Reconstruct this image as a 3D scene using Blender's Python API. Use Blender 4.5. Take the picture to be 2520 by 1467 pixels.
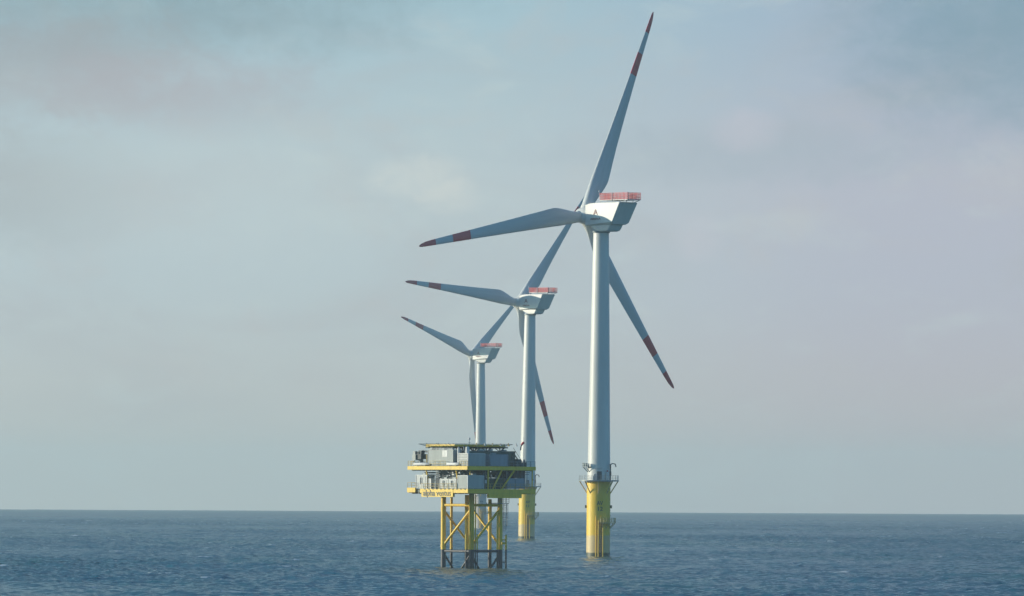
import bpy, math, random
import numpy as np
from mathutils import Matrix, Vector
random.seed(7); rng = np.random.default_rng(11)
R_ = math.radians
sc = bpy.context.scene
for o in list(bpy.data.objects): bpy.data.objects.remove(o)
col = sc.collection

# ------------------------------------------------------------------ camera
CAM_H = 15.0
cam = bpy.data.cameras.new('camera'); cam_o = bpy.data.objects.new('camera', cam); col.objects.link(cam_o)
cam.sensor_width = 36; cam.lens = 240.3; cam.clip_start = 1; cam.clip_end = 60000
PITCH, ROLL = 0.02928, 0.00488
cam_o.matrix_world = Matrix.Translation((0, 0, CAM_H)) @ Matrix.Rotation(R_(90) + PITCH, 4, 'X') @ Matrix.Rotation(ROLL, 4, 'Z')
sc.camera = cam_o

# ------------------------------------------------------------------ light
SUN_EL, SUN_BACK = R_(10.3), R_(8)          # low sun, off to the left and a little behind the turbines
S = Vector((-math.cos(SUN_BACK) * math.cos(SUN_EL), math.sin(SUN_BACK) * math.cos(SUN_EL), math.sin(SUN_EL)))
sun = bpy.data.lights.new('sun', 'SUN'); sun.energy = 4.1; sun.angle = R_(0.6); sun.color = (1.0, 0.90, 0.72)
sun_o = bpy.data.objects.new('sun', sun); col.objects.link(sun_o)
sun_o.rotation_euler = S.to_track_quat('Z', 'Y').to_euler(); sun_o.location = (-200, 300, 200)
sc.view_settings.view_transform = 'Standard'; sc.view_settings.look = 'None'
sc.view_settings.exposure = 0.12; sc.view_settings.gamma = 1.0

# ------------------------------------------------------------------ world
class NT:
    """tiny helper to write node graphs as expressions"""
    def __init__(s, tree): s.t = tree; s.n = tree.nodes; s.l = tree.links
    def put(s, sock, v):
        if hasattr(v, 'is_output') or isinstance(v, bpy.types.NodeSocket): s.l.new(v, sock)
        elif isinstance(v, (tuple, list)): sock.default_value = tuple(v) + ((1,) if len(v) == 3 and len(sock.default_value) == 4 else ())
        else: sock.default_value = v
    def math(s, op, a, b=0.0, c=0.0, clamp=False):
        n = s.n.new('ShaderNodeMath'); n.operation = op; n.use_clamp = clamp
        s.put(n.inputs[0], a); s.put(n.inputs[1], b)
        if op in ('MULTIPLY_ADD', 'COMPARE', 'SMOOTH_MIN'): s.put(n.inputs[2], c)
        return n.outputs[0]
    def mix(s, f, a, b, mode='MIX'):
        n = s.n.new('ShaderNodeMix'); n.data_type = 'RGBA'; n.blend_type = mode; n.clamp_factor = True
        s.put(n.inputs[0], f); s.put(n.inputs[6], a); s.put(n.inputs[7], b); return n.outputs[2]
    def noise(s, vec, scale, detail=3, rough=0.5, dist=0.0):
        n = s.n.new('ShaderNodeTexNoise'); s.put(n.inputs['Vector'], vec); s.put(n.inputs['Scale'], scale)
        s.put(n.inputs['Detail'], detail); s.put(n.inputs['Roughness'], rough); s.put(n.inputs['Distortion'], dist); return n.outputs['Fac']
    def ramp(s, x, a, b, ya=0.0, yb=1.0, smooth=True):
        n = s.n.new('ShaderNodeMapRange'); n.interpolation_type = 'SMOOTHSTEP' if smooth else 'LINEAR'
        s.put(n.inputs[0], x)
        for i, v in enumerate((a, b, ya, yb)): n.inputs[i + 1].default_value = v
        return n.outputs[0]
    def mapping(s, vec, scale=(1, 1, 1), loc=(0, 0, 0)):
        n = s.n.new('ShaderNodeMapping'); s.put(n.inputs[0], vec); n.inputs[1].default_value = loc; n.inputs[3].default_value = scale; return n.outputs[0]
    def xyz(s, v):
        n = s.n.new('ShaderNodeSeparateXYZ'); s.put(n.inputs[0], v); return n.outputs
    def comb(s, x, y, z):
        n = s.n.new('ShaderNodeCombineXYZ'); s.put(n.inputs[0], x); s.put(n.inputs[1], y); s.put(n.inputs[2], z); return n.outputs[0]

def lin(c): return tuple(((v / 255) / 12.92 if v / 255 <= .04045 else ((v / 255 + .055) / 1.055) ** 2.4) for v in c)

world = bpy.data.worlds.new("World"); sc.world = world; world.use_nodes = True
w = NT(world.node_tree); w.n.clear()
SKY_K = 0.1
out = w.n.new('ShaderNodeOutputWorld'); bg = w.n.new('ShaderNodeBackground'); bg.inputs[1].default_value = SKY_K
w.l.new(bg.outputs[0], out.inputs[0])
sky = w.n.new('ShaderNodeTexSky'); sky.sky_type = 'NISHITA'; sky.sun_disc = False
sky.sun_elevation = SUN_EL; sky.sun_rotation = math.atan2(S.x, S.y); sky.altitude = 15
sky.air_density = 1.0; sky.dust_density = 1.5; sky.ozone_density = 2.0
gen = w.n.new('ShaderNodeTexCoord').outputs['Generated']
dx, dy, dz = w.xyz(gen)
az = w.math('ARCTAN2', dx, dy); el = w.math('ARCSINE', dz)
# soft stratus veil low in the sky, described by bearing and elevation (radians)
cv = w.comb(w.math('MULTIPLY', az, 1.0), w.math('MULTIPLY', el, 2.2), 3.7)
n1 = w.noise(cv, 22, 5, 0.55, 0.6); n2 = w.noise(cv, 60, 6, 0.6, 0.4); n4 = w.noise(w.comb(w.math('ADD', az, 4.2), w.math('MULTIPLY', el, 1.5), 1.1), 45, 5, 0.62, 0.3); n5 = w.noise(w.comb(az, w.math('MULTIPLY', el, 1.4), 9.1), 210, 5, 0.65, 0.5)
deg = w.math('MULTIPLY', el, 57.2958)
low = w.mix(w.ramp(deg, 0.2, 2.0), lin((192, 190, 183)), lin((181, 195, 199)))
low = w.mix(w.ramp(deg, 2.4, 4.6), low, lin((156, 188, 200)))
low = w.mix(w.ramp(deg, 4.6, 11), low, lin((34, 92, 128)))
low = w.mix(w.math('MULTIPLY', w.ramp(az, -0.01, 0.06), 0.85), low, w.mix(1.0, low, (0.95, 0.82, 0.93), 'MULTIPLY'))
low = w.mix(w.math('MULTIPLY', w.ramp(n1, 0.46, 0.72), 0.38), low, lin((172, 174, 178)))
low = w.mix(w.math('MULTIPLY', w.ramp(n2, 0.50, 0.76), 0.32), low, lin((194, 206, 204)))
low = w.mix(w.math('MULTIPLY', w.ramp(n4, 0.52, 0.70), 0.22), low, lin((188, 184, 182)))
def blob(c, px, py, rx, ry, colr, amt, wob=0.5):
    a0 = (px - 1260) / 16821.; e0 = PITCH + (733.5 - py) / 16821.
    u = w.math('DIVIDE', w.math('SUBTRACT', az, a0), rx / 16821.); v = w.math('DIVIDE', w.math('SUBTRACT', el, e0), ry / 16821.)
    d = w.math('ADD', w.math('POWER', u, 2.0), w.math('POWER', v, 2.0))
    d = w.math('ADD', d, w.math('MULTIPLY', w.math('SUBTRACT', n4, 0.5), 5 * wob))
    d = w.math('ADD', d, w.math('MULTIPLY', w.math('SUBTRACT', n5, 0.5), 3 * wob))
    return w.mix(w.math('MULTIPLY', w.ramp(d, 2.2, -0.8), amt), c, lin(colr))
low = blob(low, 150, -30, 800, 170, (128, 151, 159), .75)
low = blob(low, 2560, 20, 420, 300, (116, 148, 164), .75)
low = blob(low, 120, 170, 330, 130, (164, 164, 167), .55, .8)
low = blob(low, 480, 240, 300, 90, (170, 170, 176), .65, .8)
low = blob(low, 40, 480, 300, 130, (160, 168, 170), .55, .7)
low = blob(low, 560, 480, 420, 160, (188, 202, 204), .5, .7)
low = blob(low, 1850, 375, 480, 70, (160, 174, 184), .6, .7)
low = blob(low, 1020, 440, 110, 50, (206, 211, 206), .6, .8)
low = blob(low, 1100, 480, 75, 40, (204, 208, 203), .5, .8)
low = blob(low, 1830, 320, 80, 50, (190, 190, 200), .6, .8)
low = blob(low, 1720, 580, 60, 50, (192, 192, 200), .5, .8)
# the veil lies ahead of the viewer; overhead and behind the sky is clear and blue
veil_k = w.math('MULTIPLY', w.ramp(deg, 5.0, 30.0, 1.0, 0.0), w.ramp(w.math('ABSOLUTE', az), 0.5, 1.5, 1.0, 0.15))
clear = w.mix(1.0, sky.outputs[0], (0.80, 1.50, 1.95), 'MULTIPLY')
low10 = w.n.new('ShaderNodeVectorMath'); low10.operation = 'SCALE'; w.put(low10.inputs[0], low); low10.inputs[3].default_value = 1 / SKY_K
w.put(bg.inputs[0], w.mix(veil_k, clear, low10.outputs[0]))

# ------------------------------------------------------------------ mesh + object helpers
def link(name, data, parent=None, mat=None):
    o = bpy.data.objects.new(name, data); col.objects.link(o)
    if parent is not None: o.parent = parent
    if mat is not None and data is not None: data.materials.append(mat)
    return o

class MB:
    def __init__(s): s.v = []; s.f = []
    def add(s, vs, fs):
        b = len(s.v); s.v += [tuple(v) for v in vs]; s.f += [tuple(i + b for i in f) for f in fs]; return s
    def box(s, x0, x1, y0, y1, z0, z1):
        return s.add([(x0, y0, z0), (x1, y0, z0), (x1, y1, z0), (x0, y1, z0), (x0, y0, z1), (x1, y0, z1), (x1, y1, z1), (x0, y1, z1)],
                     [(0, 3, 2, 1), (4, 5, 6, 7), (0, 1, 5, 4), (1, 2, 6, 5), (2, 3, 7, 6), (3, 0, 4, 7)])
    def prism(s, pts, z0, z1):
        n = len(pts)
        return s.add([(x, y, z0) for x, y in pts] + [(x, y, z1) for x, y in pts],
                     [tuple(range(n))[::-1], tuple(range(n, 2 * n))] + [(i, (i + 1) % n, n + (i + 1) % n, n + i) for i in range(n)])
    def tube(s, p, q, r, r2=None, n=8, cap=True):
        p, q = Vector(p), Vector(q); r2 = r if r2 is None else r2
        d = (q - p).normalized(); u = d.orthogonal().normalized(); v = d.cross(u)
        vs = [c + (u * math.cos(2 * math.pi * i / n) + v * math.sin(2 * math.pi * i / n)) * rr for c, rr in ((p, r), (q, r2)) for i in range(n)]
        fs = [(i, (i + 1) % n, n + (i + 1) % n, n + i) for i in range(n)]
        if cap: fs += [tuple(range(n))[::-1], tuple(range(n, 2 * n))]
        return s.add(vs, fs)
    def path(s, pts, r, n=6):
        for a, b in zip(pts[:-1], pts[1:]): s.tube(a, b, r, n=n)
        return s
    def lathe(s, prof, n=48, c=(0, 0), a0=0.0, a1=2 * math.pi):
        m = len(prof); full = abs(a1 - a0 - 2 * math.pi) < 1e-6; k = n if full else n + 1
        vs = [(c[0] + r * math.cos(a0 + (a1 - a0) * i / n), c[1] + r * math.sin(a0 + (a1 - a0) * i / n), z) for i in range(k) for r, z in prof]
        fs = [(i * m + j, ((i + 1) % k) * m + j, ((i + 1) % k) * m + j + 1, i * m + j + 1) for i in range(n) for j in range(m - 1)]
        return s.add(vs, fs)
    def loft(s, rings, cap=True):
        n = len(rings[0]); vs = [p for r in rings for p in r]
        fs = [(k * n + i, k * n + (i + 1) % n, (k + 1) * n + (i + 1) % n, (k + 1) * n + i) for k in range(len(rings) - 1) for i in range(n)]
        if cap: fs += [tuple(range(n))[::-1], tuple(range((len(rings) - 1) * n, len(rings) * n))]
        return s.add(vs, fs)
    def rail(s, pts, h=1.1, r=0.035, post=1.5, mids=(0.55,), closed=False):
        pts = [Vector(p) for p in pts]
        if closed: pts = pts + [pts[0]]
        for a, b in zip(pts[:-1], pts[1:]):
            for hh in (h,) + tuple(mids): s.tube(a + Vector((0, 0, hh)), b + Vector((0, 0, hh)), r, n=4)
            k = max(1, round((b - a).length / post))
            for i in range(k + 1):
                p = a.lerp(b, i / k); s.tube(p, p + Vector((0, 0, h)), r, n=4)
        return s
    def ladder(s, p, q, side, wid=0.5, r=0.045, step=0.4):
        p, q, e = Vector(p), Vector(q), Vector(side).normalized() * wid / 2
        s.tube(p - e, q - e, r, n=6); s.tube(p + e, q + e, r, n=6)
        k = int((q - p).length / step)
        for i in range(1, k):
            c = p.lerp(q, i / k); s.tube(c - e, c + e, r * .6, n=4)
        return s
    def build(s, name, mat, parent=None, smooth=35):
        me = bpy.data.meshes.new(name); me.from_pydata(s.v, [], s.f); me.validate(); me.update()
        import bmesh
        bm = bmesh.new(); bm.from_mesh(me); bmesh.ops.recalc_face_normals(bm, faces=bm.faces); bm.to_mesh(me); bm.free()
        me.polygons.foreach_set('use_smooth', [True] * len(me.polygons)); me.set_sharp_from_angle(angle=R_(smooth))
        return link(name, me, parent, mat)

def thing(name, label, cat, loc=(0, 0, 0), group=None, rotz=0.0):
    o = bpy.data.objects.new(name, None); col.objects.link(o); o.location = loc; o.rotation_euler = (0, 0, rotz); o.empty_display_size = 1
    return tag(o, label, cat, group)
def tag(o, label=None, cat=None, group=None, kind=None):
    if label: o['label'] = label
    if cat: o['category'] = cat
    if group: o['group'] = group
    if kind: o['kind'] = kind
    return o

def text_mesh(txt, size, width=None, depth=0.03, bold=0.0):
    """lettering in the x-z plane, centred, facing -y, as plain vertex/face lists"""
    cu = bpy.data.curves.new('lettering', 'FONT'); cu.body = txt; cu.size = size; cu.align_x = 'CENTER'; cu.align_y = 'CENTER'
    cu.extrude = depth; cu.offset = bold; cu.resolution_u = 3
    o = bpy.data.objects.new('lettering', cu); col.objects.link(o)
    dg = bpy.context.evaluated_depsgraph_get(); dg.update()
    me = bpy.data.meshes.new_from_object(o.evaluated_get(dg))
    vs = [v.co.copy() for v in me.vertices]; fs = [tuple(p.vertices) for p in me.polygons]
    bpy.data.objects.remove(o); bpy.data.curves.remove(cu); bpy.data.meshes.remove(me)
    k = 1.0
    if width:
        x0 = min(v.x for v in vs); x1 = max(v.x for v in vs); k = width / (x1 - x0)
    return [Vector((v.x * k, -v.z, v.y)) for v in vs], fs

# ------------------------------------------------------------------ materials
def mat(name, c, rough=0.5, var=0.12, scale=0.6, metal=0.0, streak=True, spec=0.5):
    m = bpy.data.materials.new(name); m.use_nodes = True; t = NT(m.node_tree); b = t.n['Principled BSDF']
    pos = t.n.new('ShaderNodeTexCoord').outputs['Object']
    nf = t.noise(t.mapping(pos, (1, 1, 0.25 if streak else 1)), scale, 5, 0.6)
    nf2 = t.noise(t.mapping(pos, (3, 3, 0.3)), scale * 2.0, 3, 0.6)
    v = t.math('ADD', t.math('MULTIPLY', nf, 0.6), t.math('MULTIPLY', nf2, 0.4))
    dark = tuple(x * (1 - 2 * var) for x in c); lite = tuple(min(1, x * (1 + var)) for x in c)
    t.put(b.inputs['Base Color'], t.mix(t.ramp(v, 0.3, 0.68), dark, lite))
    b.inputs['Roughness'].default_value = rough; b.inputs['Metallic'].default_value = metal; b.inputs['Specular IOR Level'].default_value = spec
    return m, t, b, pos

M = {}
M['white'] = mat('turbine_paint', (0.66, 0.65, 0.61), 0.42, 0.06, 0.12)[0]
M['pale'] = mat('pale_steel', (0.62, 0.62, 0.60), 0.5, 0.12, 0.5)[0]
M['grey'] = mat('grey_cladding', (0.36, 0.38, 0.37), 0.55, 0.10, 0.4)[0]
M['bluegrey'] = mat('cool_grey_panel', (0.24, 0.29, 0.34), 0.5, 0.10, 0.4)[0]
M['dark'] = mat('dark_machinery', (0.055, 0.075, 0.085), 0.6, 0.30, 0.8)[0]
M['olive'] = mat('dark_green_paint', (0.09, 0.12, 0.10), 0.6, 0.2, 0.5)[0]
M['steel'] = mat('galvanised_steel', (0.24, 0.29, 0.30), 0.45, 0.2, 0.8)[0]
M['yellow'] = mat('yellow_paint', (0.84, 0.54, 0.03), 0.5, 0.10, 0.5)[0]
M['tan'] = mat('weathered_yellow_rail', (0.55, 0.42, 0.16), 0.6, 0.2, 0.8)[0]
M['red'] = mat('red_mesh', (0.64, 0.015, 0.03), 0.55, 0.15, 0.8)[0]
M['redtxt'] = mat('dark_red_lettering', (0.22, 0.03, 0.035), 0.5, 0.1, 1)[0]
M['black'] = mat('black_lettering', (0.035, 0.04, 0.03), 0.5, 0.1, 1)[0]
M['rust'] = mat('rusty_ladder', (0.42, 0.19, 0.07), 0.7, 0.2, 1)[0]

def blade_mat():
    m, t, b, pos = mat('blade_paint', (0.58, 0.59, 0.58), 0.38, 0.05, 0.15)
    z = t.xyz(pos)[2]
    base = b.inputs['Base Color'].links[0].from_socket
    r1 = t.math('GREATER_THAN', z, 52.9)
    r2 = t.math('MULTIPLY', t.math('GREATER_THAN', z, 40.7), t.math('LESS_THAN', z, 46.9))
    t.put(b.inputs['Base Color'], t.mix(t.math('ADD', r1, r2, clamp=True), base, (0.75, 0.06, 0.08)))
    return m
M['blade'] = blade_mat()

def pile_mat():      # yellow pile, sun-bleached splash zone, algae at the waterline
    m, t, b, pos = mat('pile_yellow_paint', (0.84, 0.54, 0.03), 0.5, 0.08, 0.35)
    z = t.xyz(pos)[2]; base = b.inputs['Base Color'].links[0].from_socket
    n = t.noise(pos, 0.8, 4, 0.6); ns = t.noise(t.mapping(pos, (1, 1, 0.2)), 1.6, 3, 0.6)
    c = t.mix(t.math('MULTIPLY', t.ramp(t.math('ADD', z, t.math('MULTIPLY', n, 0.9)), 6.3, 5.7), 0.85), base, (0.58, 0.44, 0.24))
    c = t.mix(t.math('MULTIPLY', t.ramp(ns, 0.62, 0.75), 0.35), c, (0.40, 0.24, 0.07))
    c = t.mix(t.ramp(t.math('ADD', z, t.math('MULTIPLY', n, 0.7)), 1.55, 1.15), c, (0.05, 0.065, 0.035))
    t.put(b.inputs['Base Color'], c); return m
M['pile'] = pile_mat()
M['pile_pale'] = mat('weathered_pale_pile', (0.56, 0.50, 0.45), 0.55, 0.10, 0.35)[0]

def jacket_mat():    # yellow above, dark coal-tar coat below 4.05 m
    m, t, b, pos = mat('jacket_paint', (0.84, 0.54, 0.03), 0.45, 0.10, 0.5)
    z = t.xyz(pos)[2]; base = b.inputs['Base Color'].links[0].from_socket
    n = t.noise(pos, 1.2, 4, 0.6)
    c = t.mix(t.math('MULTIPLY', t.ramp(n, 0.62, 0.72), 0.5), base, (0.33, 0.17, 0.05))
    c = t.mix(t.math('LESS_THAN', z, 4.1), c, (0.055, 0.05, 0.06))
    c = t.mix(t.ramp(t.math('ADD', z, t.math('MULTIPLY', n, 0.8)), 1.1, 0.7), c, (0.03, 0.035, 0.025))
    t.put(b.inputs['Base Color'], c); return m
M['jacket'] = jacket_mat()

def clad_mat(name, c, axis_scale):    # corrugated container wall
    m, t, b, pos = mat(name, c, 0.55, 0.08, 0.4)
    x, y, z = t.xyz(pos)
    wv = t.n.new('ShaderNodeTexWave'); wv.wave_type = 'BANDS'; wv.bands_direction = 'X'
    t.put(wv.inputs['Vector'], t.comb(t.math('ADD', x, y), 0.0, 0.0)); wv.inputs['Scale'].default_value = axis_scale
    bp = t.n.new('ShaderNodeBump'); bp.inputs['Strength'].default_value = 0.6; bp.inputs['Distance'].default_value = 0.08
    t.put(bp.inputs['Height'], wv.outputs['Fac']); t.put(b.inputs['Normal'], bp.outputs[0]); return m
M['clad_grey'] = clad_mat('corrugated_grey', (0.43, 0.455, 0.43), 1.1)
M['clad_white'] = clad_mat('corrugated_white', (0.66, 0.66, 0.62), 1.3)

# ------------------------------------------------------------------ sea (curved with the earth, real wave geometry)
EARTH = 7.4e6
def ocean_tile(N, L, wind, wdir, small, seed, spread=4, peak_cut=None):
    r = np.random.default_rng(seed)
    k = 2 * np.pi * np.fft.fftfreq(N, L / N); kx, ky = np.meshgrid(k, k, indexing='ij')
    kk = np.hypot(kx, ky); kk[0, 0] = 1
    Lw = wind ** 2 / 9.81
    cosf = np.abs((kx * math.cos(wdir) + ky * math.sin(wdir)) / kk)
    P = np.exp(-1 / (kk * Lw) ** 2) / kk ** 4 * (0.15 + cosf ** spread) * np.exp(-(kk * small) ** 2)
    if peak_cut: P *= kk > 2 * np.pi / peak_cut
    P[0, 0] = 0
    h = np.sqrt(P) * (r.normal(size=(N, N)) + 1j * r.normal(size=(N, N)))
    H = np.fft.ifft2(h).real; s = 1 / H.std(); H *= s
    Dx = np.fft.ifft2(-1j * kx / kk * h).real * s; Dy = np.fft.ifft2(-1j * ky / kk * h).real * s
    return H, Dx, Dy, L
def sample(f, L, x, y):
    N = f.shape[0]; u = (x / L * N) % N; v = (y / L * N) % N
    i = np.floor(u).astype(int); j = np.floor(v).astype(int); a = u - i; b = v - j; i %= N; j %= N; i1 = (i + 1) % N; j1 = (j + 1) % N
    return f[i, j] * (1 - a) * (1 - b) + f[i1, j] * a * (1 - b) + f[i, j1] * (1 - a) * b + f[i1, j1] * a * b

def make_sea():
    rs = list(np.geomspace(3, 930, 40)); r = rs[-1]
    while r < 4600: r += 0.65 + max(0, r - 1000) * 0.0006; rs.append(r)
    st = rs[-1] - rs[-2]
    while r < 21500: st = min(st * 1.006, 60); r += st; rs.append(r)
    rs = np.array(rs)
    fine = np.arange(-0.094, 0.0941, 0.00030)
    coarse = np.linspace(0.094, 2 * math.pi - 0.094, 66)[1:-1]
    th = np.concatenate([fine, coarse]); nr, nt = len(rs), len(th)
    Rg, Tg = np.meshgrid(rs, th, indexing='ij')
    X = Rg * np.sin(Tg); Y = Rg * np.cos(Tg)
    step = np.gradient(rs)[:, None]
    big = ocean_tile(512, 410.0, 9.0, 0.35, 0.8, 3); mid = ocean_tile(512, 163.0, 5.0, 0.1, 0.3, 5, 3, 18); sml = ocean_tile(512, 53.0, 2.6, 0.8, 0.14, 8, 2, 6)
    Z = -(X ** 2 + Y ** 2) / (2 * EARTH); dX = np.zeros_like(X); dY = np.zeros_like(X)
    gust = 0.75 + 0.5 * sample(big[0], 410.0, X * 0.11 + 40, Y * 0.06) * 0.5
    for (t, amp, ang, lim) in ((big, 0.20, 0.0, 1e9), (mid, 0.155, 0.6, 9.0), (sml, 0.092, -0.4, 3.0)):
        H, Dx, Dy, L = t; c, s = math.cos(ang), math.sin(ang)
        u = X * c + Y * s; v = -X * s + Y * c
        fade = np.clip(1.5 - step / lim, 0, 1)
        if lim < 1e8: fade = fade * np.clip(gust, 0.3, 1.5)
        Z += amp * fade * sample(H, L, u, v)
        ddx, ddy = sample(Dx, L, u, v), sample(Dy, L, u, v)
        k = amp * 0.9 * fade * (step < 3.5)
        dX += k * (ddx * c - ddy * s); dY += k * (ddx * s + ddy * c)
    crest = sample(big[0], 410.0, X, Y) * 0.5 + sample(mid[0], 163.0, X * math.cos(.6) + Y * math.sin(.6), -X * math.sin(.6) + Y * math.cos(.6)) * 0.8
    X = X - dX; Y = Y - dY
    V = np.stack([X, Y, Z], -1).reshape(-1, 3).astype(np.float32)
    V = np.vstack([V, [[0, 0, 0]]]).astype(np.float32)
    i = np.arange(nr - 1)[:, None] * nt; j = np.arange(nt)[None, :]; j1 = (j + 1) % nt
    Q = np.stack([i + j, i + j1, i + nt + j1, i + nt + j], -1).reshape(-1, 4)[:, ::-1]
    jt = np.arange(nt); T = np.stack([np.full(nt, nr * nt), (jt + 1) % nt, jt], -1)[:, ::-1]
    me = bpy.data.meshes.new('sea'); me.vertices.add(len(V)); me.vertices.foreach_set('co', V.ravel())
    nl = Q.size + T.size; me.loops.add(nl); me.loops.foreach_set('vertex_index', np.concatenate([Q.ravel(), T.ravel()]).astype(np.int32))
    npoly = len(Q) + len(T); me.polygons.add(npoly)
    me.polygons.foreach_set('loop_start', np.concatenate([np.arange(len(Q)) * 4, Q.size + np.arange(len(T)) * 3]).astype(np.int32))
    me.polygons.foreach_set('use_smooth', np.ones(npoly, dtype=bool))
    a = me.attributes.new('crest', 'FLOAT', 'POINT'); a.data.foreach_set('value', np.append(crest.ravel(), 0).astype(np.float32))
    me.update(calc_edges=True)
    if me.polygons[0].normal.z < 0: me.flip_normals()
    return me

m = bpy.data.materials.new('sea_water'); m.use_nodes = True; t = NT(m.node_tree); b = t.n['Principled BSDF']
pos = t.n.new('ShaderNodeNewGeometry').outputs['Position']
at = t.n.new('ShaderNodeAttribute'); at.attribute_name = 'crest'
pn = t.noise(t.mapping(pos, (0.6, 0.12, 1)), 0.02, 4, 0.55)                       # murky plankton-green patches
px_, py_, pz_ = t.xyz(pos)
mud = t.math('ADD', t.math('POWER', t.math('DIVIDE', t.math('ADD', px_, 12.0), 22.0), 2.0), t.math('POWER', t.math('DIVIDE', t.math('SUBTRACT', py_, 1395.0), 75.0), 2.0))
mud = t.math('ADD', mud, t.math('MULTIPLY', t.math('SUBTRACT', t.noise(pos, 0.08, 4), 0.5), 2.5))
wc = t.mix(t.ramp(pn, 0.45, 0.68), (0.003, 0.076, 0.112), (0.007, 0.090, 0.092))
wc = t.mix(t.math('MULTIPLY', t.ramp(mud, 1.2, 0.1), 0.8), wc, (0.045, 0.065, 0.046))   # sand stirred up by the jacket legs
fn = t.noise(t.mapping(pos, (0.5, 0.25, 1)), 0.9, 4, 0.65)
fb = t.noise(t.mapping(pos, (1, 0.5, 1)), 0.05, 2, 0.5)
caps = t.math('MULTIPLY', t.ramp(at.outputs['Fac'], 1.5, 1.9), t.math('MULTIPLY', t.ramp(fn, 0.42, 0.55), t.ramp(fb, 0.60, 0.66)))
wash = 0.0                                                                              # white wash where the legs and piles break the surface
for cx_, cy_, rr_ in ((22.94, 1802, 3.1), (5.95, 2606, 3.1), (-8.42, 1462.99, .55), (-14.5, 1469.07, .55), (-2.33, 1469.07, .55), (-8.42, 1475.15, .55), (-0.9, 1469.5, .3)):
    dd = t.math('SQRT', t.math('ADD', t.math('POWER', t.math('SUBTRACT', px_, cx_), 2.0), t.math('POWER', t.math('SUBTRACT', py_, cy_), 2.0)))
    wash = t.math('MAXIMUM', wash, t.ramp(dd, rr_ + 1.7, rr_ + 0.2))
wash = t.math('MULTIPLY', wash, t.ramp(t.noise(pos, 1.1, 4, 0.65), 0.50, 0.60))
foam = t.math('MAXIMUM', caps, wash)
t.put(b.inputs['Base Color'], t.mix(foam, wc, (0.5, 0.55, 0.57)))
t.put(b.inputs['Roughness'], t.math('ADD', t.ramp(py_, 1000, 8000, 0.17, 0.33, False), t.math('MULTIPLY', foam, 0.3)))
b.inputs['IOR'].default_value = 1.333; b.inputs['Specular IOR Level'].default_value = 0.36
bn = t.noise(t.mapping(pos, (1, 0.6, 1)), 0.8, 4, 0.6, 0.3)
bp = t.n.new('ShaderNodeBump'); bp.inputs['Strength'].default_value = 0.35; bp.inputs['Distance'].default_value = 0.35
t.put(bp.inputs['Height'], bn); t.put(b.inputs['Normal'], bp.outputs[0])
sea = link('sea', make_sea(), None, m); tag(sea, 'choppy blue grey sea reaching to the horizon', 'sea', kind='structure')

# ------------------------------------------------------------------ wind turbines
# turbine frame: +x points from hub to nacelle tail, +y to the far side of the nacelle, z up
YAW = R_(-47.1)
def blade_mesh():
    mb = MB()
    tab = [(1.5, 2.95, 1.0, .5), (2.6, 2.95, 1.0, .5), (4.4, 3.35, .80, .45), (6.6, 4.1, .55, .37), (8.8, 4.8, .40, .32), (10.4, 5.12, .33, .29), (11.4, 5.14, .31, .28), (13.0, 4.98, .29, .28), (16, 4.62, .27, .28),
           (20, 4.2, .25, .28), (25, 3.72, .23, .28), (31, 3.2, .21, .28), (37, 2.7, .20, .28), (43, 2.25, .19, .29), (49, 1.8, .18, .30), (53, 1.5, .17, .31), (55.4, 1.22, .17, .34), (56.8, .82, .17, .42), (57.4, .42, .18, .5), (57.6, .12, .2, .5)]
    tw = lambda r: np.interp(r, [0, 4, 11, 20, 30, 40, 57], [R_(13), R_(13), R_(11.5), R_(5), R_(1), R_(-2), R_(-4)])
    rings = []; n = 28
    for r, c, tc, le in tab:
        ring = []; beta = float(tw(r)); blend = min(1, max(0, (1.0 - tc) / 0.55)); blend = blend ** 0.8
        for i in range(n):
            a = 2 * math.pi * i / n
            xc = 0.5 * (1 + math.cos(a))
            yt = 5 * tc * (.2969 * math.sqrt(xc) - .126 * xc - .3516 * xc ** 2 + .2843 * xc ** 3 - .1036 * xc ** 4) * (1 if a < math.pi else -1)
            ye = 0.5 * tc * math.sin(a)
            th = (yt * blend + ye * (1 - blend)) * c; y = (xc - le) * c
            ring.append((y * math.sin(beta) + th * math.cos(beta), y * math.cos(beta) - th * math.sin(beta), r * 1.0202))
        rings.append(ring)
    return mb.loft(rings)

def superring(x, hw, zlo, zhi, n=32, p=5.0, hwb=None):
    out = []; hwb = hw if hwb is None else hwb
    for i in range(n):
        a = 2 * math.pi * (i + .5) / n; ca, sa = math.cos(a), math.sin(a)
        y = math.copysign(abs(ca) ** (2 / p), ca); z = math.copysign(abs(sa) ** (2 / p), sa)
        zz = (zhi + zlo) / 2 + z * (zhi - zlo) / 2; f = (z + 1) / 2
        out.append((x, y * (hwb + (hw - hwb) * f), zz))
    return out

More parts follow.
